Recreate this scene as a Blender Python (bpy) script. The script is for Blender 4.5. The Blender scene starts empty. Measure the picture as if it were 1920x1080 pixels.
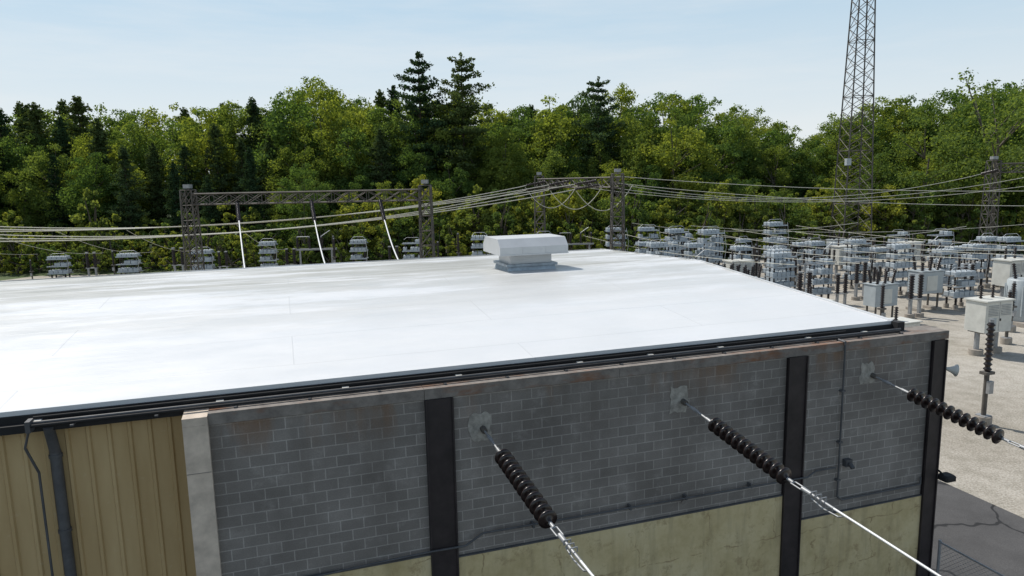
import bpy, math, random
from mathutils import Vector, Matrix
random.seed(7)
TH=math.radians(18.06); CS,SN=math.cos(TH),math.sin(TH)
def W(s,n,z=0.0): return Vector((CS*s-SN*n, SN*s+CS*n, z))
scene=bpy.context.scene
# ---------------------------------------------------------------- materials
def newmat(name):
    m=bpy.data.materials.new(name); m.use_nodes=True
    nt=m.node_tree; return m,nt,nt.nodes["Principled BSDF"]
def N(nt,t,**k):
    n=nt.nodes.new(t)
    for a,b in k.items(): setattr(n,a,b)
    return n
def L(nt,a,b): nt.links.new(a,b)
def ramp(nt,fac,stops):
    r=N(nt,'ShaderNodeValToRGB'); e=r.color_ramp.elements
    while len(e)<len(stops): e.new(.5)
    for i,(p,c) in enumerate(stops):
        e[i].position=p; e[i].color=c if len(c)==4 else (*c,1)
    L(nt,fac,r.inputs[0]); return r.outputs[0]
def mix(nt,f,a,b,mode='MIX'):
    m=N(nt,'ShaderNodeMix',data_type='RGBA',blend_type=mode)
    for sock,v in ((m.inputs[0],f),(m.inputs[6],a),(m.inputs[7],b)):
        if hasattr(v,'links'): L(nt,v,sock)
        elif isinstance(v,(int,float)): sock.default_value=v
        else: sock.default_value=(*v,1) if len(v)==3 else v
    return m.outputs[2]
def coord(nt,scale=(1,1,1),kind='Object',rot=(0,0,0)):
    t=N(nt,'ShaderNodeTexCoord'); m=N(nt,'ShaderNodeMapping'); m.inputs['Scale'].default_value=scale; m.inputs['Rotation'].default_value=rot
    L(nt,t.outputs[kind],m.inputs[0]); return m.outputs[0]
def noise(nt,vec,scale,detail=4,rough=.55):
    n=N(nt,'ShaderNodeTexNoise'); n.inputs['Scale'].default_value=scale; n.inputs['Detail'].default_value=detail; n.inputs['Roughness'].default_value=rough
    L(nt,vec,n.inputs['Vector']); return n.outputs[0]
def mul(nt,a,b):
    m=N(nt,'ShaderNodeMath',operation='MULTIPLY')
    for i,v in enumerate((a,b)):
        if hasattr(v,'links'): L(nt,v,m.inputs[i])
        else: m.inputs[i].default_value=v
    return m.outputs[0]
def bump(nt,b,h,strength=.3,dist=.02):
    n=N(nt,'ShaderNodeBump'); n.inputs['Strength'].default_value=strength; n.inputs['Distance'].default_value=dist
    L(nt,h,n.inputs['Height']); L(nt,n.outputs[0],b.inputs['Normal'])
def simple(name,c,rough=.6,metal=0,var=.25,scale=3,c2=None,stretch=(1,1,1)):
    m,nt,b=newmat(name); v=coord(nt,stretch); f=noise(nt,v,scale,6,.65)
    lo=tuple(x*(1-var) for x in c) if c2 is None else c2; hi=tuple(min(1,x*(1+var)) for x in c)
    L(nt,ramp(nt,f,[(.3,lo),(.7,hi)]),b.inputs['Base Color']); b.inputs['Roughness'].default_value=rough; b.inputs['Metallic'].default_value=metal
    bump(nt,b,f,.15,.01); return m
M={}
M['steel']=simple('dark_weathered_steel',(.095,.086,.076),.7,.1,.35,2,)
M['galv']=simple('galvanized_steel',(.30,.31,.32),.5,.35,.25,4)
M['can']=simple('capacitor_grey_paint',(.36,.41,.45),.45,0,.2,1.2)
M['cab']=simple('cabinet_light_paint',(.56,.56,.52),.5,0,.12,2)
M['cab2']=simple('tank_grey_paint',(.37,.41,.43),.5,0,.1,2)
M['porc']=simple('brown_porcelain',(.016,.009,.008),.28,0,.3,5)
M['conc']=simple('concrete_pier',(.30,.27,.235),.85,0,.2,6)
M['alu']=simple('aluminium_cable',(.66,.67,.67),.5,.2,.1,8)
M['alud']=simple('old_aluminium_cable',(.56,.55,.47),.5,.1,.1,8)
M['black']=simple('black_metal',(.012,.012,.013),.8,0,.4,3)
M['brown']=simple('dark_brown_paint',(.024,.018,.019),.6,0,.5,2.5)
M['pipe']=simple('grey_conduit',(.085,.087,.092),.6,.1,.3,3)
M['white']=simple('vent_white_metal',(.56,.57,.58),.4,.1,.06,2)
M['ventgalv']=simple('vent_galvanized',(.30,.35,.40),.4,.4,.25,5)
M['pilaster']=simple('pilaster_cream_concrete',(.56,.475,.39),.85,0,.25,2.8)
M['patch']=simple('mortar_patch',(.30,.285,.255),.9,0,.4,7)
M['bark']=simple('bark',(.10,.085,.065),.9,0,.4,4)
M['glass']=simple('lamp_glass',(.2,.22,.24),.1,0,.1,2)

def block_mat():
    m,nt,b=newmat('concrete_block'); t=N(nt,'ShaderNodeTexCoord'); s=N(nt,'ShaderNodeSeparateXYZ'); c=N(nt,'ShaderNodeCombineXYZ')
    L(nt,t.outputs['Object'],s.inputs[0]); L(nt,s.outputs[0],c.inputs[0]); L(nt,s.outputs[2],c.inputs[1])
    br=N(nt,'ShaderNodeTexBrick'); L(nt,c.outputs[0],br.inputs['Vector'])
    br.inputs['Scale'].default_value=1; br.inputs['Brick Width'].default_value=.406; br.inputs['Row Height'].default_value=.203
    br.inputs['Mortar Size'].default_value=.010; br.inputs['Mortar Smooth'].default_value=.2; br.inputs['Bias'].default_value=0
    br.inputs['Color1'].default_value=(.195,.180,.166,1); br.inputs['Color2'].default_value=(.240,.222,.205,1); br.inputs['Mortar'].default_value=(.36,.338,.315,1)
    f1=noise(nt,c.outputs[0],.55,6,.6); f2=noise(nt,c.outputs[0],2.2,9,.75); f3=noise(nt,c.outputs[0],40,3,.6)
    col=mix(nt,1.0,br.outputs[0],ramp(nt,f1,[(.32,(.70,.69,.68)),(.62,(1.12,1.12,1.12))]),'MULTIPLY')
    col=mix(nt,ramp(nt,f2,[(.55,(0,0,0)),(.76,(.5,.5,.5))]),col,(.40,.38,.355))
    mp=N(nt,'ShaderNodeMapping'); mp.inputs['Scale'].default_value=(1.6,.25,1); L(nt,c.outputs[0],mp.inputs[0])
    f4=noise(nt,mp.outputs[0],1.0,6,.6)
    mr=N(nt,'ShaderNodeMapRange'); L(nt,s.outputs[2],mr.inputs[0]); mr.inputs[1].default_value=5.4; mr.inputs[2].default_value=7.2; mr.inputs[3].default_value=.15; mr.inputs[4].default_value=.7
    mm=mul(nt,ramp(nt,f4,[(.47,(0,0,0)),(.68,(1,1,1))]),mr.outputs[0])
    col=mix(nt,mm,col,(.125,.108,.093))
    # rust wash directly under the cap
    mr2=N(nt,'ShaderNodeMapRange'); L(nt,s.outputs[2],mr2.inputs[0]); mr2.inputs[1].default_value=6.4; mr2.inputs[2].default_value=7.15; mr2.inputs[3].default_value=0; mr2.inputs[4].default_value=.8
    mp2=N(nt,'ShaderNodeMapping'); mp2.inputs['Scale'].default_value=(.8,.15,1); mp2.inputs['Location'].default_value=(4.3,1,0); L(nt,c.outputs[0],mp2.inputs[0]); f6=noise(nt,mp2.outputs[0],1.3,6,.65)
    col=mix(nt,mul(nt,ramp(nt,f6,[(.48,(0,0,0)),(.62,(1,1,1))]),mr2.outputs[0]),col,(.20,.12,.07))
    f5=noise(nt,c.outputs[0],.8,3,.5); col=mix(nt,ramp(nt,f5,[(.62,(0,0,0)),(.68,(.4,.4,.4))]),col,(.20,.187,.172))
    col=mix(nt,1.0,col,ramp(nt,f3,[(.3,(.87,.87,.87)),(.7,(1.1,1.1,1.1))]),'MULTIPLY')
    L(nt,col,b.inputs['Base Color']); b.inputs['Roughness'].default_value=.9
    bump(nt,b,f3,.35,.008); return m
M['block']=block_mat()
def cap_mat():
    m,nt,b=newmat('rusty_concrete_cap'); v=coord(nt,(1,1,1)); f=noise(nt,v,3,6,.7); g=noise(nt,coord(nt,(.35,1,1.2)),1.6,5,.7)
    col=ramp(nt,f,[(.3,(.12,.105,.095)),(.7,(.27,.245,.22))])
    col=mix(nt,ramp(nt,g,[(.52,(0,0,0)),(.66,(.85,.85,.85))]),col,(.21,.09,.04))
    L(nt,col,b.inputs['Base Color']); b.inputs['Roughness'].default_value=.9; bump(nt,b,f,.4,.02); return m
M['cap']=cap_mat()
def yellow_mat():
    m,nt,b=newmat('yellow_weathered_plaster'); v=coord(nt,(1,1,1)); f=noise(nt,v,.9,9,.7); g=noise(nt,v,3.2,9,.78)
    t=N(nt,'ShaderNodeTexCoord'); s=N(nt,'ShaderNodeSeparateXYZ'); c=N(nt,'ShaderNodeCombineXYZ'); L(nt,t.outputs['Object'],s.inputs[0]); L(nt,s.outputs[0],c.inputs[0]); L(nt,s.outputs[2],c.inputs[1])
    col=ramp(nt,f,[(.3,(.43,.345,.175)),(.5,(.57,.475,.27)),(.72,(.65,.565,.36))])
    col=mix(nt,ramp(nt,g,[(.36,(.7,.7,.7)),(.46,(0,0,0))]),col,(.33,.245,.125))
    n2=N(nt,'ShaderNodeTexNoise'); n2.inputs['Scale'].default_value=2.4; n2.inputs['Detail'].default_value=5; L(nt,v,n2.inputs[0]); w=N(nt,'ShaderNodeVectorMath',operation='MULTIPLY_ADD')
    L(nt,n2.outputs[1],w.inputs[0]); w.inputs[1].default_value=(.5,.3,0); L(nt,c.outputs[0],w.inputs[2])
    br=N(nt,'ShaderNodeTexBrick'); br.offset=.37; L(nt,w.outputs[0],br.inputs[0]); br.inputs['Scale'].default_value=1; br.inputs['Brick Width'].default_value=1.7; br.inputs['Row Height'].default_value=1.05; br.inputs['Mortar Size'].default_value=.022; br.inputs['Mortar Smooth'].default_value=.9
    h=noise(nt,v,1.9,6,.7); gate=ramp(nt,h,[(.45,(0,0,0)),(.58,(.8,.8,.8))])
    col=mix(nt,mul(nt,br.outputs['Fac'],gate),col,(.25,.17,.08))
    st=noise(nt,coord(nt,(2.5,1,.35)),1.5,6,.65); col=mix(nt,ramp(nt,st,[(.50,(0,0,0)),(.70,(.45,.45,.45))]),col,(.27,.22,.13))
    L(nt,col,b.inputs['Base Color']); b.inputs['Roughness'].default_value=.85; bump(nt,b,g,.3,.02); return m
M['yellow']=yellow_mat()
def siding_mat():
    m,nt,b=newmat('tan_metal_siding'); v=coord(nt,(1.5,1.5,.25)); f=noise(nt,v,1.3,6,.6); g=noise(nt,coord(nt,(1,1,1)),6,5,.7)
    col=ramp(nt,f,[(.3,(.40,.275,.125)),(.7,(.52,.385,.20))])
    col=mix(nt,ramp(nt,g,[(.60,(0,0,0)),(.8,(.45,.45,.45))]),col,(.58,.49,.36))
    L(nt,col,b.inputs['Base Color']); b.inputs['Roughness'].default_value=.6; return m
M['siding']=siding_mat()
def roof_mat():
    m,nt,b=newmat('white_roof_membrane'); tc=N(nt,'ShaderNodeTexCoord'); sp=N(nt,'ShaderNodeSeparateXYZ'); L(nt,tc.outputs['Object'],sp.inputs[0])
    v1=coord(nt,(.10,.55,1)); f=noise(nt,v1,1.0,10,.72); v2=coord(nt,(1,1,1)); g=noise(nt,v2,.4,8,.65)
    mr=N(nt,'ShaderNodeMapRange'); L(nt,sp.outputs[1],mr.inputs[0]); mr.inputs[1].default_value=15.5; mr.inputs[2].default_value=22; mr.inputs[3].default_value=.04; mr.inputs[4].default_value=1
    d=ramp(nt,f,[(.44,(0,0,0)),(.51,(.65,.65,.65)),(.62,(1,1,1))]); mu=mul(nt,d,mr.outputs[0])
    base=ramp(nt,g,[(.3,(.60,.615,.63)),(.7,(.655,.665,.68))])
    col=mix(nt,mu,base,(.36,.36,.33))
    k=noise(nt,coord(nt,(.35,1.1,1)),1.1,9,.75); col=mix(nt,ramp(nt,k,[(.62,(0,0,0)),(.78,(.28,.28,.28))]),col,(.42,.42,.40))
    br=N(nt,'ShaderNodeTexBrick'); L(nt,v2,br.inputs[0]); br.inputs['Scale'].default_value=1; br.inputs['Brick Width'].default_value=9.1; br.inputs['Row Height'].default_value=1.95; br.inputs['Mortar Size'].default_value=.016; br.inputs['Mortar Smooth'].default_value=.4
    fm=mul(nt,br.outputs['Fac'],.35)
    col=mix(nt,fm,col,(.42,.43,.44))
    L(nt,col,b.inputs['Base Color'])
    L(nt,ramp(nt,k,[(.35,(.28,.28,.28)),(.65,(.5,.5,.5))]),b.inputs['Roughness'])
    h=noise(nt,coord(nt,(.5,1.6,1)),1.6,5,.6); ad=N(nt,'ShaderNodeMath',operation='ADD'); L(nt,h,ad.inputs[0]); L(nt,fm,ad.inputs[1])
    bump(nt,b,ad.outputs[0],.35,.03); return m
M['roof']=roof_mat()
def gravel_mat():
    m,nt,b=newmat('gravel'); v=coord(nt); a=noise(nt,v,.12,6,.6); f=noise(nt,v,14,4,.7); g=noise(nt,v,1.2,8,.7)
    col=ramp(nt,f,[(.3,(.22,.20,.17)),(.5,(.38,.355,.315)),(.7,(.55,.52,.47))])
    col=mix(nt,1,col,ramp(nt,a,[(.3,(.78,.76,.72)),(.7,(1.08,1.08,1.08))]),'MULTIPLY')
    col=mix(nt,1,col,ramp(nt,g,[(.35,(.78,.78,.75)),(.6,(1.05,1.05,1.05))]),'MULTIPLY')
    L(nt,col,b.inputs['Base Color']); b.inputs['Roughness'].default_value=.95; bump(nt,b,f,.6,.05); return m
M['gravel']=gravel_mat()
def grass_mat():
    m,nt,b=newmat('grass_ground'); v=coord(nt); f=noise(nt,v,.5,8,.7)
    L(nt,ramp(nt,f,[(.3,(.03,.05,.012)),(.7,(.08,.12,.03))]),b.inputs['Base Color']); b.inputs['Roughness'].default_value=.95; return m
M['grass']=grass_mat()
def asphalt_mat():
    m,nt,b=newmat('asphalt'); v=coord(nt); f=noise(nt,v,30,3,.7); g=noise(nt,v,.6,6,.65)
    col=ramp(nt,f,[(.3,(.05,.049,.050)),(.7,(.09,.088,.088))]); col=mix(nt,1,col,ramp(nt,g,[(.3,(.75,.75,.75)),(.7,(1.2,1.2,1.2))]),'MULTIPLY')
    n2=N(nt,'ShaderNodeTexNoise'); n2.inputs['Scale'].default_value=.9; L(nt,v,n2.inputs[0])
    w=N(nt,'ShaderNodeVectorMath',operation='MULTIPLY_ADD'); L(nt,n2.outputs[1],w.inputs[0]); w.inputs[1].default_value=(1.5,1.5,0); L(nt,v,w.inputs[2])
    vo=N(nt,'ShaderNodeTexVoronoi',feature='DISTANCE_TO_EDGE'); vo.inputs['Scale'].default_value=.28; L(nt,w.outputs[0],vo.inputs[0])
    col=mix(nt,ramp(nt,vo.outputs[0],[(.012,(1,1,1)),(.02,(0,0,0))]),col,(.014,.014,.015))
    L(nt,col,b.inputs['Base Color']); b.inputs['Roughness'].default_value=.85; bump(nt,b,f,.3,.01); return m
M['asphalt']=asphalt_mat()
def leaf_mat(name,lo,hi,trans=.35):
    m=bpy.data.materials.new(name); m.use_nodes=True; nt=m.node_tree; nt.nodes.clear()
    out=N(nt,'ShaderNodeOutputMaterial'); d=N(nt,'ShaderNodeBsdfDiffuse'); t=N(nt,'ShaderNodeBsdfTranslucent'); mx=N(nt,'ShaderNodeMixShader')
    oi=N(nt,'ShaderNodeObjectInfo'); f=noise(nt,coord(nt),.55,4,.6)
    a=ramp(nt,f,[(.3,lo),(.7,hi)]); c=mix(nt,1,a,ramp(nt,oi.outputs['Random'],[(0,(.52,.64,.72)),(.25,(.76,.88,.90)),(.5,(1.0,1.0,1.0)),(.75,(1.18,1.10,.90)),(1,(1.55,1.34,1.0))]),'MULTIPLY')
    L(nt,c,d.inputs[0]); c2=mix(nt,1,c,(1.8,1.65,.7),'MULTIPLY'); L(nt,c2,t.inputs[0]); mx.inputs[0].default_value=trans
    L(nt,d.outputs[0],mx.inputs[1]); L(nt,t.outputs[0],mx.inputs[2]); L(nt,mx.outputs[0],out.inputs[0]); return m
M['leaf']=leaf_mat('broadleaf_foliage',(.076,.125,.034),(.165,.225,.075),.47)
M['needle']=leaf_mat('conifer_foliage',(.046,.078,.036),(.085,.125,.06),.22)
M['shrubleaf']=leaf_mat('shrub_foliage',(.12,.165,.048),(.20,.25,.08),.47)
# ---------------------------------------------------------------- mesh builder
class MB:
    def __init__(s): s.v=[];s.f=[];s.m=[];s.mats=[];s.sm=[]
    def mi(s,k):
        if k not in s.mats: s.mats.append(k)
        return s.mats.index(k)
    def add(s,vs,fs,k,smooth=False):
        o=len(s.v); s.v+= [tuple(x) for x in vs]; i=s.mi(k)
        for f in fs: s.f.append(tuple(o+j for j in f)); s.m.append(i); s.sm.append(smooth)
    def box(s,x0,x1,y0,y1,z0,z1,k):
        s.add([(x0,y0,z0),(x1,y0,z0),(x1,y1,z0),(x0,y1,z0),(x0,y0,z1),(x1,y0,z1),(x1,y1,z1),(x0,y1,z1)],
              [(0,3,2,1),(4,5,6,7),(0,1,5,4),(1,2,6,5),(2,3,7,6),(3,0,4,7)],k)
    def bbox(s,x0,x1,y0,y1,z0,z1,k,c=.03):
        P=[(x0+c,y0),(x1-c,y0),(x1,y0+c),(x1,y1-c),(x1-c,y1),(x0+c,y1),(x0,y1-c),(x0,y0+c)]
        cx,cy=(x0+x1)/2,(y0+y1)/2
        kx=(x1-x0-2*c)/(x1-x0); ky=(y1-y0-2*c)/(y1-y0)
        vs=[(p[0],p[1],z0) for p in P]+[(p[0],p[1],z1-c) for p in P]+[(cx+(p[0]-cx)*kx,cy+(p[1]-cy)*ky,z1) for p in P]
        fs=[tuple(range(7,-1,-1)),tuple(range(16,24))]
        for r in (0,8):
            for i in range(8): j=(i+1)%8; fs.append((r+i,r+j,r+8+j,r+8+i))
        s.add(vs,fs,k)
    def rev(s,p0,p1,prof,k,seg=8,smooth=True):
        p0=Vector(p0);p1=Vector(p1);d=p1-p0;ln=d.length
        if ln<1e-6:return
        d/=ln; a=Vector((0,0,1)) if abs(d.z)<.9 else Vector((1,0,0)); u=d.cross(a).normalized(); v=d.cross(u)
        vs=[];fs=[];n=len(prof)
        for (t,r) in prof:
            c=p0+d*(ln*t)
            for i in range(seg):
                an=2*math.pi*i/seg; vs.append(c+u*(r*math.cos(an))+v*(r*math.sin(an)))
        for q in range(n-1):
            for i in range(seg): j=(i+1)%seg; fs.append((q*seg+i,q*seg+j,(q+1)*seg+j,(q+1)*seg+i))
        s.add(vs,fs,k,smooth and seg>4)
        s.add([vs[i] for i in range(seg)],[tuple(range(seg))],k); s.add([vs[(n-1)*seg+i] for i in range(seg)],[tuple(range(seg-1,-1,-1))],k)
    def cyl(s,p0,p1,r,k,seg=8,r1=None): s.rev(p0,p1,[(0,r),(1,r if r1 is None else r1)],k,seg)
    def poly(s,pts,r,k,seg=6):
        for a,b in zip(pts[:-1],pts[1:]): s.rev(a,b,[(0,r),(1,r)],k,seg)
    def bar(s,p0,p1,r,k): s.rev(p0,p1,[(0,r),(1,r)],k,4,False)
    def ins(s,p0,p1,r,core,nd,k='porc',seg=8):
        prof=[(0,core)]
        for i in range(nd):
            a=(i+.15)/nd;b=(i+.45)/nd;c=(i+.85)/nd
            prof+=[(a,core),(b,r),(b+.12/nd,r*.96),(c,core)]
        prof.append((1,core)); s.rev(p0,p1,prof,k,seg)
    def lattice(s,p0,p1,w0,w1,n,k,rl=.07,rb=.035,up=Vector((0,0,1)),hor=True):
        p0=Vector(p0);p1=Vector(p1);d=(p1-p0).normalized()
        a=up if abs(d.dot(up))<.9 else Vector((1,0,0)); u=d.cross(a).normalized(); v=u.cross(d).normalized()
        rings=[]
        for i in range(n+1):
            t=i/n;c=p0.lerp(p1,t);w=(w0+(w1-w0)*t)/2;h=w
            rings.append([c+u*w+v*h,c-u*w+v*h,c-u*w-v*h,c+u*w-v*h])
        for j in range(4): s.bar(rings[0][j],rings[-1][j],rl,k)
        for i in range(n):
            for j in range(4):
                q=(j+1)%4
                s.bar(rings[i][j],rings[i+1][q],rb,k); s.bar(rings[i][q],rings[i+1][j],rb,k)
                if hor or i%4==0: s.bar(rings[i][j],rings[i][q],rb,k)
        for j in range(4): s.bar(rings[-1][j],rings[-1][(j+1)%4],rb,k)
    def mesh(s,name):
        me=bpy.data.meshes.new(name); me.from_pydata(s.v,[],s.f)
        for k in s.mats: me.materials.append(M[k])
        me.polygons.foreach_set('material_index',s.m); me.polygons.foreach_set('use_smooth',s.sm); me.update(); return me
def place(name,me,loc=(0,0,0),rz=0,sc=1,parent=None,coll=None):
    o=bpy.data.objects.new(name,me); o.location=loc; o.rotation_euler=(0,0,rz); o.scale=(sc,sc,sc) if isinstance(sc,(int,float)) else sc
    (coll or scene.collection).objects.link(o)
    if parent: o.parent=parent
    return o
def empty(name,loc=(0,0,0),rz=0):
    e=bpy.data.objects.new(name,None); e.location=loc; e.rotation_euler=(0,0,rz); scene.collection.objects.link(e); return e
# ---------------------------------------------------------------- ground
g=MB(); g.add([(-2500,-2500,0),(2500,-2500,0),(2500,2500,0),(-2500,2500,0)],[(0,1,2,3)],'grass'); place('grass_ground',g.mesh('ground'))
g=MB(); pts=[W(-60,-40),W(95,-40),W(100,40),Vector((100,70,0)),Vector((96,88,0)),Vector((40,93,0)),Vector((-62,90,0)),Vector((-80,50,0))]
g.add([(p.x,p.y,.004) for p in pts],[tuple(range(len(pts)))],'gravel'); place('gravel_yard',g.mesh('gravel_yard'))
g=MB(); pts=[W(-60,-38),W(21.9,-38),W(21.9,60),W(14.9,60),W(14.9,11.7),W(-60,11.7)]
g.add([(p.x,p.y,.008) for p in pts],[tuple(range(6))],'asphalt'); place('asphalt_driveway',g.mesh('asphalt'))
# ---------------------------------------------------------------- building (local x=s, y=n)
B=empty('industrial_building',(0,0,0),TH)
S0,S1=-24.0,13.6; NE,NR,NF=12.6,20.7,28.7; ZE,ZR,ZF=7.52,8.13,7.85
def part(name,mb): return place(name,mb.mesh(name),parent=B)
r=MB(); nx=60; ys=[NE+(NR-NE)*i/12 for i in range(13)]+[NR+(NF-NR)*i/12 for i in range(1,13)]
rnd=random.Random(3)
def rz(y): return ZE+(ZR-ZE)*(y-NE)/(NR-NE) if y<=NR else ZR+(ZF-ZR)*(y-NR)/(NF-NR)
vs=[];fs=[]
for j,y in enumerate(ys):
    for i in range(nx+1):
        x=S0+(S1-S0)*i/nx; zz=rz(y)
        if 0<j<len(ys)-1 and 0<i<nx: zz+=rnd.uniform(-.009,.009)
        vs.append((x,y,zz))
for j in range(len(ys)-1):
    for i in range(nx): a=j*(nx+1)+i; fs.append((a,a+1,a+nx+2,a+nx+1))
r.add(vs,fs,'roof',True)
part('roof_membrane',r)
r=MB()
r.box(S0,S1,NE-.05,NE,ZE-.05,ZE+.03,'roof')
r.box(S0,S1,NF,NF+.05,ZF-.05,ZF+.03,'roof')
for (ya,za,yb,zb) in ((NE,ZE,NR,ZR),(NR,ZR,NF,ZF)):
    r.add([(S1,ya,za-.05),(S1+.06,ya,za-.05),(S1+.06,yb,zb-.05),(S1,yb,zb-.05),(S1,ya,za+.04),(S1+.06,ya,za+.04),(S1+.06,yb,zb+.04),(S1,yb,zb+.04)],
      [(0,3,2,1),(4,5,6,7),(0,1,5,4),(1,2,6,5),(2,3,7,6),(3,0,4,7)],'roof')
part('roof_edge_trim',r)
r=MB()
r.box(S0,S1+.08,NE-.09,NE+.05,ZE-.27,ZE-.052,'black')
r.box(S0,S1+.08,NE-.22,NE-.092,ZE-.30,ZE-.17,'black')
for yy0,zz0,yy1,zz1 in ((NE,ZE,NR,ZR),(NR,ZR,NF,ZF)):
    r.add([(S1+.002,yy0,zz0-.27),(S1+.05,yy0,zz0-.27),(S1+.05,yy1,zz1-.27),(S1+.002,yy1,zz1-.27),(S1+.002,yy0,zz0-.052),(S1+.05,yy0,zz0-.052),(S1+.05,yy1,zz1-.052),(S1+.002,yy1,zz1-.052)],
      [(0,3,2,1),(4,5,6,7),(0,1,5,4),(1,2,6,5),(2,3,7,6),(3,0,4,7)],'black')
r.box(S0,S1,NF-.02,NF+.06,ZF-.27,ZF-.06,'black')
r.box(S1-.05,S1+.16,NE-.24,NE+.06,ZE-.26,ZE+.02,'black')
for sx in (-4.0,-1.3,.8,2.9,5.4,7.0,8.7,11.0,12.6): r.box(sx,sx+.12,NE-.26,NE-.10,ZE-.168,ZE-.13,'cab')
part('fascia_and_gutter',r)
r=MB()
r.cyl((-3.95,12.28,7.40),(13.55,12.28,7.40),.028,'pipe'); r.cyl((-3.95,12.17,7.385),(13.4,12.17,7.385),.025,'black'); r.cyl((-3.95,12.34,7.47),(12.0,12.34,7.47),.02,'black')
for i in range(15): x=-3.4+i*1.2; r.box(x,x+.05,12.1,12.38,7.335,7.36,'pipe')
r.box(-4.02,-3.95,12.15,12.35,7.28,7.46,'pipe')
r.poly([(-3.99,12.2,7.3),(-4.10,12.3,7.0),(-4.02,12.5,6.5),(-4.04,12.57,0)],.02,'pipe')
part('roof_conduits',r)
w=MB()
def siding(mb,a,b,fixed,axis,z0,z1,sgn):
    x=a; P=[]
    while x<b-.3:
        P+= [(x,0),(x+.22,0),(x+.24,.035),(x+.285,.035)]; x+=.305
    P.append((b,0))
    vs=[]
    for (t,d) in P:
        q=(t,fixed-sgn*d) if axis=='x' else (fixed-sgn*d,t)
        vs+=[(q[0],q[1],z0),(q[0],q[1],z1)]
    mb.add(vs,[(2*i,2*i+2,2*i+3,2*i+1) for i in range(len(P)-1)],'siding')
siding(w,S0,-1.3,12.66,'x',0,ZE-.26,1)
siding(w,S0,S1-.1,NF-.1,'x',0,ZF-.2,-1)
siding(w,12.66,NF-.1,S1-.1,'y',0,ZE-.2,-1)
siding(w,12.66,NF-.1,S0+.1,'y',0,ZE-.2,1)
w.add([(S1-.1,12.66,ZE-.21),(S1-.1,NF-.1,ZE-.21),(S1-.1,NF-.1,ZF-.05),(S1-.1,NR,ZR-.05)],[(0,1,2,3)],'siding')
w.add([(S0+.1,12.66,ZE-.21),(S0+.1,NF-.1,ZE-.21),(S0+.1,NF-.1,ZF-.05),(S0+.1,NR,ZR-.05)],[(0,1,2,3)],'siding')
part('metal_siding_walls',w)
w=MB(); w.box(-1.4,14.45,12.0,12.4,0,7.13,'block'); part('block_wall',w)
w=MB(); 
for a,b in ((-1.40,2.2),(2.2,6.1),(6.1,9.4),(9.4,14.7)): w.box(a+.004,b-.004,11.965,12.62,7.135,7.33,'cap')
part('wall_cap',w)
w=MB()
w.box(-1.78,-1.40,11.90,12.60,0,7.16,'pilaster'); w.add([(-1.78,11.90,7.162),(-1.40,11.90,7.162),(-1.40,12.60,7.36),(-1.78,12.60,7.36),(-1.78,11.90,7.30),(-1.40,11.90,7.30)],[(0,1,5,4),(4,5,2,3),(0,4,3),(1,2,5)],'pilaster')
w.box(-1.775,-1.405,11.893,11.899,6.35,6.36,'cap')
part('end_pilaster',w)
w=MB()
for x0,x1 in ((2.2,2.72),(10.12,10.62),(14.2,14.62)):
    w.box(x0,x1,11.93,11.952,0,7.13,'brown'); w.box((x0+x1)/2-.02,(x0+x1)/2+.02,11.953,12.0,0,7.12,'brown'); w.box(x0,x1,11.975,11.998,0,7.12,'brown')
    w.box(x0,x0+.03,11.9,11.929,0,7.13,'brown');w.box(x1-.03,x1,11.9,11.929,0,7.13,'brown')
w.box(14.45,14.64,12.0,12.6,0,7.12,'brown')
part('steel_columns',w)
w=MB()
w.box(-1.395,2.198,11.955,11.998,0,4.12,'yellow'); w.box(2.722,10.118,11.955,11.998,0,3.97,'yellow'); w.box(10.622,14.198,11.955,11.998,0,3.3,'yellow')
part('lower_plaster_panels',w)
w=MB()
w.box(-1.395,2.198,11.945,11.998,4.125,4.15,'pipe'); w.box(2.722,10.118,11.945,11.998,3.975,4.0,'pipe'); w.box(10.622,14.198,11.945,11.998,3.303,3.325,'pipe')
w.poly([(-.5,11.88,4.15),(1.3,11.88,4.22),(2.1,11.86,4.25),(2.85,11.86,4.24),(3.2,11.88,4.42),(9.9,11.88,4.36),(10.7,11.86,4.36),(10.95,11.9,4.45),(11.5,11.9,4.45)],.02,'pipe')
w.poly([(11.62,11.93,7.34),(11.62,11.93,3.72),(11.75,11.93,3.62),(14.1,11.93,3.62),(14.1,11.93,3.8)],.022,'pipe')
for z in (6.2,5.0,4.1): w.box(11.57,11.67,11.9,11.998,z,z+.04,'pipe')
w.box(11.78,11.96,11.88,11.998,4.42,4.58,'pipe'); w.cyl((11.87,11.86,4.5),(11.87,11.77,4.42),.05,'pipe')
for x in (4.2,6.3,7.6,9.2): w.box(x,x+.04,11.86,11.998,4.34,4.43,'pipe')
w.cyl((11.62,11.93,7.34),(11.62,12.3,7.36),.03,'pipe'); w.cyl((7.55,11.9,4.30),(7.55,11.87,4.30),.05,'cap')
part('wall_conduits',w)
w=MB()
w.poly([(-3.78,12.4,7.28),(-3.78,12.5,7.0),(-3.78,12.57,6.8)],.085,'pipe',8); w.rev((-3.78,12.57,6.8),(-3.78,12.57,0),[(0,.085),(1,.085)],'pipe',10)
for z in (6.7,5.4,4.1,2.6): w.rev((-3.78,12.57,z),(-3.78,12.57,z+.06),[(0,.1),(1,.1)],'pipe',10)
part('downspout',w)
w=MB(); rr=random.Random(5)
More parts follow.
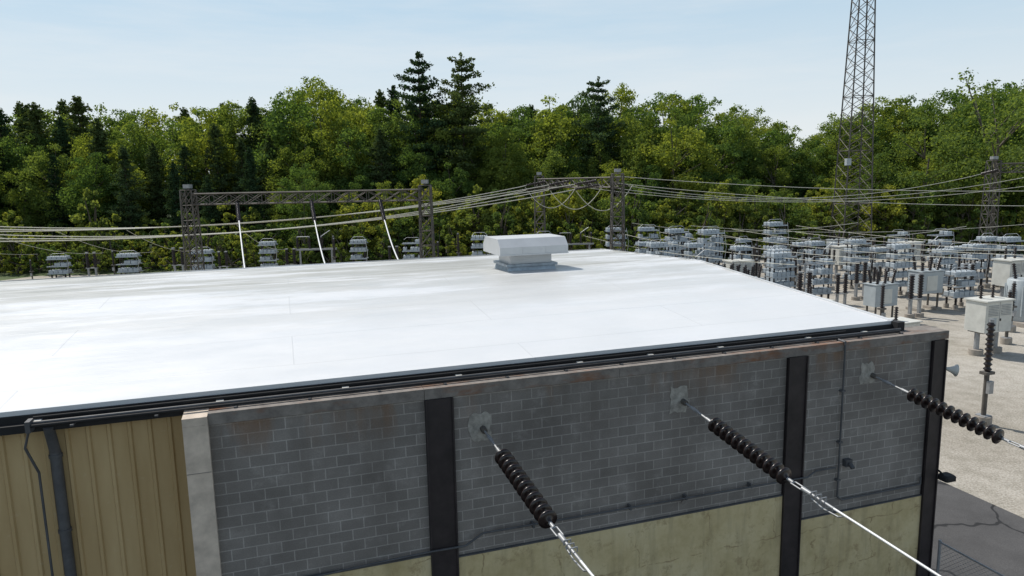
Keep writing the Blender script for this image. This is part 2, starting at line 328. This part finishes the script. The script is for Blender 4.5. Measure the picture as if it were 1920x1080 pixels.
for cx,cz,sw,sh in ((3.22,6.5,.44,.56),(7.47,6.52,.48,.58),(12.35,6.55,.44,.50)):
    n=22; P=[]
    for i in range(n):
        a=2*math.pi*i/n; q=max(abs(math.cos(a)),abs(math.sin(a))); P.append((cx+math.cos(a)/q*sw/2*rr.uniform(.78,1.08),cz+math.sin(a)/q*sh/2*rr.uniform(.78,1.08)))
    vs=[(x,11.99,z) for x,z in P]+[(x,12.01,z) for x,z in P]
    w.add(vs,[tuple(range(n))]+[(i,(i+1)%n,n+(i+1)%n,n+i) for i in range(n)],'patch')
part('mortar_patches',w)
# vent
v=MB(); c=(7.65,22.0); zr=rz(22.0)
def frus(mb,x0,x1,y0,y1,z0,X0,X1,Y0,Y1,z1,k):
    mb.add([(x0,y0,z0),(x1,y0,z0),(x1,y1,z0),(x0,y1,z0),(X0,Y0,z1),(X1,Y0,z1),(X1,Y1,z1),(X0,Y1,z1)],[(0,3,2,1),(4,5,6,7),(0,1,5,4),(1,2,6,5),(2,3,7,6),(3,0,4,7)],k)
cx,cy=c
frus(v,cx-.86,cx+.86,cy-.75,cy+.75,zr-.05,cx-.8,cx+.8,cy-.7,cy+.7,zr+.16,'ventgalv')
v.box(cx-.88,cx+.88,cy-.77,cy+.77,zr+.162,zr+.24,'ventgalv')
v.box(cx-.72,cx+.72,cy-.62,cy+.62,zr+.242,zr+.60,'white')
prof=[(-.98,.56),(-.98,.66),(-.98,.82),(-.72,1.08),(.72,1.08),(.98,.82),(.98,.56)]
x0,x1=cx-1.17,cx+1.17; vs=[(x0,cy+a,zr+b) for a,b in prof]+[(x1,cy+a,zr+b) for a,b in prof]; n=len(prof)
v.add(vs,[tuple(range(n)),tuple(range(2*n-1,n-1,-1))]+[(i,n+i,n+(i+1)%n,(i+1)%n) for i in range(n)],'white')
v.box(x0-.012,x1+.012,cy-.995,cy-.982,zr+.55,zr+.59,'white')
for xx in (cx-.4,cx+.4): v.box(xx-.01,xx+.01,cy-.99,cy-.981,zr+.591,zr+.81,'white')
VE=place('rooftop_vent',v.mesh('rooftop_vent'),parent=None); VE.rotation_euler=(0,0,TH)
# ---------------------------------------------------------------- insulator strings front
def discstring(mb,pts,nd,r=.155):
    a,b=pts
    d=(b-a)/nd
    for i in range(nd):
        p=a+d*i; q=p+d
        mb.rev(p,q,[(0,.04),(.12,.06),(.2,.075),(.28,r*.85),(.42,r),(.58,r*.98),(.63,r*.65),(.80,.05),(1,.035)],'porc',24)
def on(P,k,zz): return Vector((P.x+.37*k,P.y-.92*k,zz))
for (s,za) in ((3.28,6.445),(7.56,6.46),(12.49,6.48)):
    mb=MB(); P=W(s,12.0,0)
    K=lambda k: on(P,k,za-.165*k if k<3 else za-.5-.09*(k-3))
    mb.cyl(K(0),K(.12),.06,'steel'); mb.cyl(K(.08),K(.3),.02,'galv'); mb.cyl(K(.3),K(.5),.035,'galv'); mb.cyl(K(.5),K(.78),.022,'galv'); mb.cyl(K(.78),K(.97),.035,'galv')
    discstring(mb,(K(.97),K(2.97)),12)
    mb.cyl(K(2.97),K(3.1),.03,'galv')
    side=Vector((.92,.37,0)).normalized()*.05
    mb.poly([K(3.1)-side,K(3.1)+side,K(3.32)+side,K(3.32)-side,K(3.1)-side],.014,'galv'); mb.cyl(K(3.3),K(3.5),.04,'galv')
    mb.cyl(K(3.5),K(3.95),.025,'galv'); up=Vector((0,0,.07))
    for k in (3.55,3.65,3.75): 
        mb.poly([K(k)-side*1.1,K(k)-side*1.1+up,K(k)+side*1.1+up,K(k)+side*1.1],.01,'galv'); 
    pts=[K(3.5)-up,K(3.75)-up*1.6,K(4.05)-up*1.2,K(4.15)-up*.3]; mb.poly(pts,.014,'galv')
    place('insulator_string',mb.mesh('insulator_string'))
    mb=MB(); e=K(3.9); pts=[e+Vector((.37*k,-.92*k,-.09*k+.0008*k*k)) for k in (0,2,5,9,14,20,30,45,60)]
    mb.poly(pts,.02,'alu',8); place('power_line',mb.mesh('power_line'))
h=MB(); p=W(14.68,12.05,6.4); d=Vector((.92,-.2,-.15)).normalized()
h.rev(p,p+d*.3,[(0,.035),(.3,.04),(.6,.07),(.85,.11),(1,.15),(1.0,.13),(.7,.035)],'cab',14); h.cyl(p-Vector((0,0,.12)),p,.02,'galv'); place('horn_loudspeaker',h.mesh('horn'))
h=MB(); h.cyl((0,0,.15),(.12,-.05,.02),.025,'black'); h.bbox(.05,.38,-.2,.1,-.1,.04,'black',.04); h.box(.09,.34,-.17,.07,-.115,-.102,'glass'); place('floodlight',h.mesh('floodlight'),W(14.62,11.9,3.75),TH)
# chain link fence
f=MB(); 
for i in range(6): p=W(14.85,11.9-2.8*i); f.cyl(p,p+Vector((0,0,2.05)),.035,'galv')
a=W(14.85,11.9,2.0); b=W(14.85,-2.1,2.0); f.cyl(a,b,.025,'galv'); f.cyl(a-Vector((0,0,1.9)),b-Vector((0,0,1.9)),.01,'galv')
ln=(b-a).length; dv=(b-a)/ln; st=.11
x=-1.9
while x<ln:
    for sg in (1,-1):
        u0,u1=(x,x+1.9); z0,z1=(0.1,2.0) if sg>0 else (2.0,.1)
        if u0<0: z0+= (z1-z0)*(-u0/1.9); u0=0
        if u1>ln: z1=z0+(z1-z0)*((ln-u0)/(u1-u0)); u1=ln
        f.bar(Vector((a.x,a.y,z0))+dv*u0,Vector((a.x,a.y,z1))+dv*u1,.003,'galv')
    x+=st
place('chain_link_fence',f.mesh('chain_link_fence'))
# ---------------------------------------------------------------- substation equipment meshes
def cap_rack(tiers,wd=2.2,seed=0,pitch=.92):
    q=MB(); R=random.Random(seed)
    for x in (-wd*.35,wd*.35):
        for y in (-.45,.45):
            q.cyl((x,y,0),(x,y,.35),.22,'conc',10); q.ins((x,y,.35),(x,y,1.0),.14,.08,5)
    z=1.0
    for t in range(tiers):
        for y in (-.56,.56): q.box(-wd/2-.08,wd/2+.08,y-.03,y+.03,z,z+.12,'can')
        for x in (-wd/2,0,wd/2-.08): q.box(x,x+.08,-.525,.525,z+.01,z+.09,'galv')
        n=R.choice((3,4,4,5)); sp=wd/n
        hh=R.choice((.30,.34,.38))
        for i in range(n):
            x=-wd/2+sp*(i+.5)
            if R.random()<.06: continue
            for y0,y1 in ((-.52,-.04),(.04,.52)):
                q.bbox(x-sp*.45,x+sp*.45,y0,y1,z+.125,z+.125+hh,'can',.025)
                q.cyl((x,(y0+y1)/2,z+.125+hh),(x,(y0+y1)/2,z+.20+hh),.03,'porc',6)
        if t<tiers-1:
            for x in (-wd*.38,wd*.38):
                for y in (-.3,.3): q.ins((x,y,z+.12),(x,y,z+pitch),.09,.05,4,seg=6)
        z+=pitch
    z0=z-pitch+.5
    q.poly([(-wd*.45,0,z0),(-wd*.3,0,z0+.25),(wd*.3,0,z0+.25),(wd*.45,0,z0)],.02,'alu',5)
    q.poly([(wd*.5,-.6,1.2),(wd*.62,-.6,(1+z)/2),(wd*.5,-.6,z-.5)],.02,'alu',5)
    return q.mesh('capacitor_rack')
def post_ins(h=3.6,r=.15):
    q=MB(); q.cyl((0,0,0),(0,0,.4),.33,'conc',12); q.cyl((0,0,.4),(0,0,h*.5),.1,'steel',8); q.box(-.22,.22,-.22,.22,.4,.44,'galv')
    q.box(-.25,.25,-.16,.16,h*.5,h*.5+.12,'steel'); q.ins((0,0,h*.5+.12),(0,0,h),r,r*.6,10,seg=10); q.cyl((0,0,h),(0,0,h+.14),.09,'galv',8)
    q.box(-.12,.12,-.25,-.1,h*.32,h*.44,'galv'); return q.mesh('post_insulator')
def arrester():
    q=MB(); 
    for x in (-.45,.45):
        q.cyl((x,0,0),(x,0,.3),.36,'conc',10); q.box(x-.1,x+.1,-.1,.1,.3,1.5,'galv'); q.ins((x,0,1.5),(x,0,3.3),.22,.14,9,seg=12); q.cyl((x,0,3.3),(x,0,3.42),.2,'galv',10)
    q.box(-.7,.7,-.13,.13,1.42,1.498,'galv'); return q.mesh('surge_arrester')
def breaker():
    q=MB()
    for x in (-.8,.8):
        for y in (-.4,.4): q.box(x-.05,x+.05,y-.05,y+.05,.2,1.3,'steel')
        q.box(x-.25,x+.25,-.6,.6,0,.2,'conc')
    q.bbox(-1.05,1.05,-.6,.6,1.3,2.9,'cab2',.05); q.box(-.5,.45,-.63,-.602,1.5,2.6,'cab'); q.box(-1.1,1.1,-.65,.65,2.902,2.96,'cab2')
    for x in (-.7,0,.7):
        for y in (-.3,.3): q.ins((x,y,2.96),(x*1.15,y*1.5,3.95),.13,.07,7,seg=10); q.cyl((x*1.15,y*1.5,3.95),(x*1.17,y*1.55,4.12),.05,'galv',6)
    return q.mesh('circuit_breaker')
def cabinet(wd=2.2,hh=1.9,leg=1.5):
    q=MB()
    for x in (-wd*.36,wd*.36):
        q.cyl((x,0,0),(x,0,.35),.4,'conc',12); q.cyl((x,0,.35),(x,0,leg),.15,'galv',8); q.box(x-.2,x+.2,-.5,.5,leg-.08,leg-.002,'steel')
    q.bbox(-wd/2,wd/2,-.7,.7,leg,leg+hh,'cab',.04); q.box(-wd/2-.08,wd/2+.08,-.78,.78,leg+hh+.002,leg+hh+.09,'cab')
    for i in range(7): z=leg+hh*.55+i*.1; q.box(-wd*.42,-wd*.05,-.73,-.702,z,z+.035,'galv'); q.box(wd*.05,wd*.42,-.73,-.702,z,z+.035,'galv')
    q.box(-.012,.012,-.715,-.702,leg+.08,leg+hh-.05,'galv'); q.box(.05,.12,-.74,-.702,leg+.7,leg+.85,'black'); q.box(-wd*.40,-wd*.1,-.712,-.702,leg+.2,leg+.9,'cab2')
    for x in (-.5,.5): q.ins((x,.2,leg+hh+.09),(x,.2,leg+hh+.9),.12,.06,6,seg=8)
    return q.mesh('switchgear_cabinet')
def lowbox():
    q=MB(); q.box(-1.2,1.2,-.9,.9,0,.25,'conc'); q.bbox(-1.05,1.05,-.75,.75,.25,1.75,'cab',.05); q.box(-1.12,1.12,-.82,.82,1.752,1.82,'cab')
    for i in range(6): z=.5+i*.15; q.box(-.95,.95,-.78,-.752,z,z+.05,'galv')
    q.ins((-.2,0,1.82),(-.2,0,2.7),.14,.07,6,seg=8); return q.mesh('control_cabinet')
def tank():
    q=MB(); q.box(-1.2,1.2,-1.2,1.2,0,.3,'conc'); q.rev((0,0,.3),(0,0,3.3),[(0,.95),(.02,1.0),(.96,1.0),(1,.9)],'cab2',20)
    for i in range(10):
        a=i*math.pi/5; q.box(math.cos(a)*1.1-.04,math.cos(a)*1.1+.04,math.sin(a)*1.1-.04,math.sin(a)*1.1+.04,.7,2.9,'cab2')
    for a in (.3,2.4,4.5): q.ins((math.cos(a)*.5,math.sin(a)*.5,3.3),(math.cos(a)*.7,math.sin(a)*.7,4.4),.14,.07,7,seg=10)
    return q.mesh('transformer_tank')
def switch():
    q=MB()
    for x in (-1.6,1.6):
        q.cyl((x,0,0),(x,0,.35),.35,'conc',10); q.cyl((x,0,.35),(x,0,2.6),.1,'galv',8)
    q.box(-2.1,2.1,-.1,.1,2.6,2.78,'galv')
    for x in (-1.8,-.6,.6,1.8):
        q.ins((x,0,2.78),(x,0,3.9),.15,.08,8,seg=8); q.cyl((x,0,3.9),(x,0,4.02),.08,'galv',6)
    q.cyl((-1.8,0,4.0),(-.6,0,4.0),.035,'alu',6); q.cyl((.6,0,4.0),(1.5,0,4.6),.035,'alu',6)
    return q.mesh('disconnect_switch')
R4,R4b,R5,R3=cap_rack(4,2.2,1),cap_rack(4,1.7,5,.85),cap_rack(5,2.4,2,.9),cap_rack(3,2.4,3); PI=post_ins(3.4); PI2=post_ins(4.5,.17); AR=arrester(); BR=breaker(); CB=cabinet(); LB=lowbox(); TK=tank(); SW=switch()
J=random.Random(11)
def P(name,me,x,y,rz=TH,sc=1): return place(name,me,(x,y,0.006),rz+J.uniform(-.03,.03),sc)
P('post_insulator',PI2,20.6,29.2,TH,1.02); P('switchgear_cabinet',CB,28.9,41.3,TH,.98)
P('control_cabinet',LB,24.4,43.0); P('transformer_tank',TK,37.0,49.5)
P('post_insulator',PI,31.8,43.6); P('post_insulator',PI,34.5,47.0); P('post_insulator',PI,25.6,47.2)
P('circuit_breaker',BR,27.5,51.0); P('control_cabinet',LB,22.0,50.0,TH,1.1); P('circuit_breaker',BR,19.0,55); P('surge_arrester',AR,23.5,55); P('surge_arrester',AR,31,52.5)
P('circuit_breaker',BR,33.5,55.5,TH,1.1); P('switchgear_cabinet',CB,41.5,57.0,TH,1.1)
for a in range(0,10):
    for b in range(0,7):
        s=30+a*4.5; n=36.5+b*5.7
        p=W(s,n); x,y=p.x+J.uniform(-.4,.4),p.y+J.uniform(-.4,.4)
        if y>90 or y<54 or x<13: continue
        if abs(x-46.6)<4 and abs(y-95)<8: continue
        if (x-37)**2+(y-49.5)**2<16 or (x-33.5)**2+(y-55.5)**2<7 or (x-41.5)**2+(y-57)**2<8: continue
        t=J.random()
        if t<.66: P('capacitor_rack',J.choice((R4,R4b,R5,R5,R3)),x,y,TH,J.uniform(.9,1.08))
        elif t<.75: P('disconnect_switch',SW,x,y)
        elif t<.83: P('circuit_breaker',BR,x,y)
        elif t<.90: P('switchgear_cabinet',CB,x,y)
        else: P('surge_arrester',AR,x,y)
        if J.random()<.55: P('post_insulator',PI,x+2.0*CS,y+2.0*SN)
        if J.random()<.35: P('surge_arrester',AR,x+2.6*SN,y-2.6*CS,TH,J.uniform(.7,.95))
for x,y,me,nm,sc in [(-55,84,R3,'capacitor_rack',.95),(-51.7,85,AR,'surge_arrester',1),(-57.8,83,PI,'post_insulator',.8),(-46.5,84,R3,'capacitor_rack',1.0),(-49,85,PI,'post_insulator',1),(-41,85,AR,'surge_arrester',1.1),(-38,85,R3,'capacitor_rack',1.05),
      (-29.5,84,R4b,'capacitor_rack',1.1),(-33,85,PI,'post_insulator',1),(-24,85,SW,'disconnect_switch',1.2),(-18.5,84,R4b,'capacitor_rack',1.1),(-14.5,85,AR,'surge_arrester',1),(-12,84,R4,'capacitor_rack',1.0),(-9,85,PI,'post_insulator',1.1),(-3.8,84,R4b,'capacitor_rack',1.15),(1,85,AR,'surge_arrester',1.2),
      (4,84,R4b,'capacitor_rack',1.15),(8.2,88,SW,'disconnect_switch',1.1),(13,86,R5,'capacitor_rack',1.0),(17,86,R5,'capacitor_rack',1),(21,85,R4,'capacitor_rack',1),(19,80,R4,'capacitor_rack',1),(-6.5,85,PI2,'post_insulator',1.05),(-21.5,84,PI2,'post_insulator',1),(-27,84.5,AR,'surge_arrester',1),(-35.3,84.5,AR,'surge_arrester',.95)]:
    P(nm,me,x,y,.05,sc)
# ---------------------------------------------------------------- gantries
def gantry(p0,p1,ztop,name,w=1.15,th=1.0):
    q=MB(); p0=Vector(p0);p1=Vector(p1)
    for p in (p0,p1):
        q.lattice(p,p+Vector((0,0,ztop+.35)),w*1.1,w*.85,8,'steel',.075,.035); q.box(p.x-.9,p.x+.9,p.y-.9,p.y+.9,0,.3,'conc')
        q.box(p.x-.3,p.x+.3,p.y-.3,p.y+.3,ztop+.5,ztop+.85,'galv'); q.bar(p+Vector((0,0,ztop+.3)),p+Vector((0,0,ztop+.6)),.12,'steel')
    d=(p1-p0).normalized(); a=p0+d*.5+Vector((0,0,ztop-th/2)); b=p1-d*.5+Vector((0,0,ztop-th/2)); n=max(6,int((b-a).length/1.5))
    q.lattice(a,b,th,th,n,'steel',.07,.035)
    return place(name,q.mesh(name))
gantry((-28.8,62.7,0),(-7.6,62.7,0),10.45,'transmission_gantry',1.15,.95)
gantry((3.6,86,0),(10.9,71,0),11.2,'transmission_gantry',1.25,1.0)
gantry((55.8,81,0),(76,77,0),11.9,'transmission_gantry',1.2,1.0)
gantry((-84,50,0),(-76,68,0),11.2,'transmission_gantry',1.2,1.0)
t=MB(); t.lattice((46.6,95,0),(46.6,95,46),3.9,1.35,26,'steel',.10,.045,hor=False)
for x in (-1.9,1.9):
    for y in (-1.9,1.9): t.box(46.6+x-.5,46.6+x+.5,95+y-.5,95+y+.5,0,.4,'conc')
t.box(44.2,44.8,92.2,92.8,12.2,13.1,'cab2'); t.bar((44.8,92.8,12.6),(45,93.5,12.6),.06,'steel'); place('lattice_communication_tower',t.mesh('tower'))
# ---------------------------------------------------------------- wires
def sagline(a,b,sag,n=24):
    a=Vector(a);b=Vector(b); return [a.lerp(b,i/n)-Vector((0,0,4*sag*(i/n)*(1-i/n))) for i in range(n+1)]
def line(a,b,sag,r=.045,k='alud',i0=0,i1=0,name='overhead_line'):
    q=MB(); pts=sagline(a,b,sag,28)
    if i0:
        d=(pts[2]-pts[0]).normalized(); e=pts[0]+d*i0; q.ins(pts[0],e,.17,.08,int(i0/.17),seg=8); pts=[e]+[p for p in pts if (p-pts[0]).length>i0]
    if i1:
        L0=pts[-1]; d=(pts[-3]-L0).normalized(); e=L0+d*i1; q.ins(L0,e,.17,.08,int(i1/.17),seg=8); pts=[p for p in pts if (p-L0).length>i1]+[e]
    q.poly(pts,r,k,6); return place(name,q.mesh(name))
G2a,G2b=Vector((3.6,86,10.9)),Vector((10.9,71,10.9)); Ga,Gb=Vector((-84,50,10.9)),Vector((-76,68,10.9))
for i in range(3):
    f1=(i+.5)/3
    for o,dz,sg in ((0,0,3.5),(.35,-.5,3.9)):
        a=Ga.lerp(Gb,f1)+Vector((o,0,dz)); b=G2b.lerp(G2a,f1)+Vector((-.6,0,dz)); line(a,b,sg+.25*i,.045,'alud',0,2.4)
for i in range(3):
    f1=(i+.5)/3; a=G2b.lerp(G2a,f1)+Vector((.6,0,-.2)); b=Vector((56+i*7,80.5-i*1.3,11.2)); line(a,b,2.4+.3*i,.03,'alud',2.2,2.2)
line((10.9,71,11.3),(110,60,13),3.0,.03); line((10.9,71,10.6),(110,58,12.0),3.6,.03)
for (x,s) in ((-24.3,-1.4),(-17.7,2.2),(-11.6,5.7)):
    b=W(s,28.75,6.5); line((x,62.2,9.6),(b.x,b.y,b.z),1.9,.05,'alu',5.4,0)
for i in range(3):
    f1=(i+.5)/3; c=G2b.lerp(G2a,f1); line(c+Vector((-3,0,-.6)),c+Vector((3.2,0,-.5)),2.6,.04,'alud')
for x in (-58,-50,-44,-38,-28):
    u=(x+80)/86; line((x,59+u*20,10.9-4*3.7*u*(1-u)-.2),(x+.5,84,3.4),.8,.02,'alud')
for i in range(7):
    a=W(34+i*5,38,4.3); b=W(33+i*5,74,4.6); line((a.x,max(a.y,50),4.6),b,.5,.02,'alud')
for (a,b) in (((15,86,5.6),(40,80,5.5)),((22,85,5.2),(60,76,5.5)),((20,74,5.0),(46,70,5.6)),((30,62,5),(56,60,5.2))): line(a,b,1.0,.025,'alud')
# ---------------------------------------------------------------- vegetation
def quadleaf(vs,fs,c,s,R,nrm=None):
    a=Vector((R.gauss(0,1),R.gauss(0,1),R.gauss(0,1)))
    if nrm is not None: a=a*.55+nrm
    a.normalize(); b=a.cross(Vector((R.gauss(0,1),R.gauss(0,1),R.gauss(0,1)))).normalized(); d=a.cross(b); s2=s*R.uniform(.55,.9)
    o=len(vs); vs+= [c-b*s,c-d*s2,c+b*s*R.uniform(.7,1),c+d*s2]; fs.append((o,o+1,o+2,o+3))
def decid(seed,H=20,rad=4.6,low=.14,lobes=70,per=230,ls=.165,key='leaf'):
    R=random.Random(seed); q=MB()
    zt=H*.62; q.rev((0,0,-.3),(R.uniform(-.4,.4),R.uniform(-.4,.4),zt),[(0,.32*H/20),(.1,.26*H/20),(1,.09*H/20)],'bark',8)
    vs=[];fs=[]; zc=H*(1+low)/2; rzr=H*(1-low)/2
    axx=[R.uniform(.75,1.25) for _ in range(8)]
    for i in range(lobes):
        th=R.uniform(0,2*math.pi); u=R.uniform(-1,1); rr=math.sqrt(1-u*u); q_=R.uniform(.45,1.0)
        env=axx[int(th/(2*math.pi)*8)%8]*(1.12 if u<0 else 1)
        shape=(rr**.8)*rad*env*q_
        c=Vector((math.cos(th)*shape,math.sin(th)*shape,zc+u*rzr*R.uniform(.80,1.02)*(.75+.25*q_)))
        lr=R.uniform(.6,1.75)*(1.0 if u<.6 else .7)*(H/20)
        if i%5==0: z0=Vector((0,0,min(zt,max(1,c.z-R.uniform(1.5,4))))); q.rev(z0,c,[(0,.11),(1,.03)],'bark',5)
        for k in range(int(per*lr*lr/1.6)):
            d=Vector((R.gauss(0,1),R.gauss(0,1),R.gauss(0,1)+.25)).normalized(); e=R.uniform(.5,1.12)
            if R.random()<.10: e=R.uniform(1.1,1.55)
            quadleaf(vs,fs,c+Vector((d.x*lr*e,d.y*lr*e,d.z*lr*e*.75)),ls*R.uniform(.6,1.25),R,d)
    q.add(vs,fs,key); return q.mesh('broadleaf_tree')
def pine(seed,H=22,rad=3.6,low=.12,gap=.75,key='needle',droop=0,dens=46):
    R=random.Random(seed); q=MB(); q.rev((0,0,-.3),(0,0,H),[(0,.3),(.6,.16),(1,.03)],'bark',7)
    vs=[];fs=[]; z=H*low
    while z<H:
        t=(z-H*low)/(H*(1-low)); base=rad*(1-t)**.65*min(1,.55+t*2)+.3
        nb=R.randint(4,6); a0=R.uniform(0,6.28)
        for j in range(nb):
            a=a0+j*6.28/nb+R.uniform(-.35,.35); ln=base*R.uniform(.4,1.25); rise=R.uniform(.05,.45)-droop
            d=Vector((math.cos(a),math.sin(a),rise)); p0=Vector((0,0,z)); p1=p0+d*ln
            if ln>1: q.rev(p0,p1,[(0,.05),(1,.015)],'bark',3)
            for k in range(int(ln*dens)+10):
                f_=R.uniform(.2,1.05); wv=ln*.26*(1.1-abs(f_-.6)); c=p0+d*(ln*f_)+Vector((R.gauss(0,wv*.6),R.gauss(0,wv*.6),R.gauss(.06,.14)))
                quadleaf(vs,fs,c,R.uniform(.10,.22),R,Vector((0,0,.5)))
        z+=gap*R.uniform(.7,1.3)*(1-.35*t)
    for k in range(60): quadleaf(vs,fs,Vector((R.gauss(0,.15),R.gauss(0,.15),H-R.uniform(-.3,1.2))),.15,R)
    q.add(vs,fs,key); return q.mesh('pine_tree')
DEC=[decid(1),decid(2,20,5.4,.12,80),decid(3,20,3.8,.12,60),decid(4,20,4.9,.2,64),decid(5,20,4.3,.1,75),decid(6,20,5.0,.16,52)]
DECS=[decid(21,17,4.2,.3,34,150,.16),decid(22,19,4.0,.28,32,140,.16)]
PIN=[pine(1),pine(2,22,3.0,.1,.65),pine(3,24,5.0,.3,1.3,dens=60),pine(4,24,5.4,.35,1.4,dens=60)]
SHR=[decid(31,5,2.2,.02,26,1500,.14,'shrubleaf'),decid(32,6,1.9,.02,26,1100,.14,'shrubleaf'),decid(33,4,2.4,.02,24,2200,.13,'shrubleaf')]
SAP=[decid(41,10,2.4,.05,40,420,.15,'shrubleaf'),decid(42,10,1.9,.05,34,420,.15,'shrubleaf'),decid(43,9,2.8,.04,40,450,.15,'shrubleaf')]
fc=bpy.data.collections.new('forest_trees')
sky=[(-.9,24.5),(-.75,24.5),(-.6,24),(-.5,24.5),(-.4,23.5),(-.33,25),(-.27,27),(-.23,26.5),(-.19,24),(-.12,24),(-.03,23.5),(.03,23),(.09,24),(.12,25),(.16,24.5),(.2,23.5),(.3,22.5),(.37,20.5),(.42,17.5),(.46,19.5),(.52,23),(.6,23.5),(.7,25),(.8,27),(1.0,28)]
def skyh(a):
    if a<=sky[0][0]: return sky[0][1]
    for (x0,h0),(x1,h1) in zip(sky[:-1],sky[1:]):
        if a<=x1: return h0+(h1-h0)*(a-x0)/(x1-x0)
    return sky[-1][1]
F=random.Random(99)
for row,(yy,fac,jh) in enumerate(((105,.64,.18),(110,.80,.15),(116,.94,.07),(124,.98,.06),(134,1.0,.06))):
    x=-128
    while x<150:
        x+=F.uniform(3.6,6.8); y=yy+F.uniform(-3.5,3.5); a=x/y
        h=11+(skyh(a)-11)*y/112 
        h*=fac*(1+F.uniform(-jh,jh)); 
        con=F.random()< (.42 if a<-.35 else .16 if a<-.05 else .05)
        me=F.choice(PIN[:2]) if con else F.choice(DEC)
        if row==0 and a>-.35: me=F.choice(DEC); h*=F.uniform(.6,1.0); con=False
        hb=22 if con else 20
        if con: h*=1.03
        s=h/hb; wd=s*F.uniform(.85,1.2)
        place('pine_tree' if con else 'broadleaf_tree',me,(x,y,0),F.uniform(0,6.28),(wd,wd,s),coll=fc)
e=bpy.data.objects.new('forest_treeline',None); e.instance_type='COLLECTION'; e.instance_collection=fc; scene.collection.objects.link(e)
sc_=bpy.data.collections.new('shrub_plants')
for row in range(5):
    x=-98
    while x<104:
        x+=F.uniform(1.7,3.4); y=91.5+row*2.4+F.uniform(-1,1)+(2.5 if x>30 else 0); s=F.uniform(.55,1.1)*(1+.14*row)
        if abs(x-46.6)<6 and y<99: continue
        place('shrub',F.choice(SHR),(x,y,0),F.uniform(0,6.28),(s,s,s*F.uniform(.8,1.25)),coll=sc_)
for i in range(120):
    x=F.uniform(-24,66) if i<95 else F.uniform(-95,100); y=F.uniform(97,103); s=F.uniform(.6,1.2) if x>-24 else F.uniform(.5,.8)
    if abs(x-46.6)<5 and y<99: continue
    place('young_tree',F.choice(SAP),(x,y,0),F.uniform(0,6.28),(s*1.1,s*1.1,s*F.uniform(.85,1.1)),coll=sc_)
e=bpy.data.objects.new('shrub_thicket',None); e.instance_type='COLLECTION'; e.instance_collection=sc_; scene.collection.objects.link(e)
for (x,y,h,me,nm,hb) in ((-14.0,113,31.0,PIN[2],'pine_tree',24),(-7.2,112,30.5,PIN[3],'pine_tree',24),(14.5,115,27.0,PIN[3],'pine_tree',24),
     (-29,98,14,DEC[1],'broadleaf_tree',20),(66,95,23,DECS[0],'broadleaf_tree',17),(74,97,25,DECS[1],'broadleaf_tree',19),(59,100,21,DECS[1],'broadleaf_tree',19),(82,96,25,DECS[0],'broadleaf_tree',17),(70,104,26,DECS[0],'broadleaf_tree',17)):
    s=h/hb; place(nm,me,(x,y,0),F.uniform(0,6),(s*1.02,s*1.02,s))
# ---------------------------------------------------------------- light, sky, camera
sd=Vector((-.70,.62,0)).normalized()*math.cos(math.radians(54))+Vector((0,0,math.sin(math.radians(54))))
az=math.atan2(sd.x,sd.y)
sun=bpy.data.lights.new('sun','SUN'); sun.energy=4.3; sun.angle=math.radians(.53); sun.color=(1,.95,.87)
so=bpy.data.objects.new('sun',sun); so.rotation_euler=sd.to_track_quat('Z','Y').to_euler(); scene.collection.objects.link(so)
wd=bpy.data.worlds.new('World'); scene.world=wd; wd.use_nodes=True; nt=wd.node_tree; bg=nt.nodes['Background']
s=N(nt,'ShaderNodeTexSky'); s.sky_type='NISHITA'; s.sun_disc=False; s.sun_elevation=math.radians(54); s.sun_rotation=az%(2*math.pi); s.air_density=1.0; s.dust_density=1.6; s.ozone_density=1
tc=N(nt,'ShaderNodeTexCoord'); sp=N(nt,'ShaderNodeSeparateXYZ'); L(nt,tc.outputs['Generated'],sp.inputs[0])
mp=N(nt,'ShaderNodeMapping'); mp.inputs['Scale'].default_value=(1.1,1.1,9); mp.inputs['Rotation'].default_value=(0,.06,0); L(nt,tc.outputs['Generated'],mp.inputs[0])
cl=noise(nt,mp.outputs[0],1.8,8,.62)
haze=ramp(nt,sp.outputs[2],[(0,(.95,.95,.95)),(.3,(.82,.82,.82)),(.7,(.10,.10,.10))])
hazec=ramp(nt,sp.outputs[2],[(.06,(.80,.86,.89)),(.26,(.50,.70,.86))])
hz=mix(nt,ramp(nt,cl,[(.42,(0,0,0)),(.72,(.6,.6,.6))]),hazec,(.84,.88,.90))
hz10=mix(nt,1,hz,(10,10,10),'MULTIPLY')
col=mix(nt,haze,s.outputs[0],hz10)
L(nt,col,bg.inputs[0]); bg.inputs[1].default_value=.1
cam=bpy.data.cameras.new('camera'); cam.sensor_width=36; cam.lens=36*1300/1920; cam.clip_end=6000; cam.clip_start=.1
co=bpy.data.objects.new('camera',cam); scene.collection.objects.link(co); scene.camera=co
p=math.atan(200/1300); mat=Matrix.Translation((0,0,11))@Matrix.Rotation(math.pi/2-p,4,'X')@Matrix.Rotation(-math.atan(.02),4,'Z'); co.matrix_world=mat
scene.view_settings.view_transform='Standard'; scene.view_settings.look='None'; scene.view_settings.exposure=0
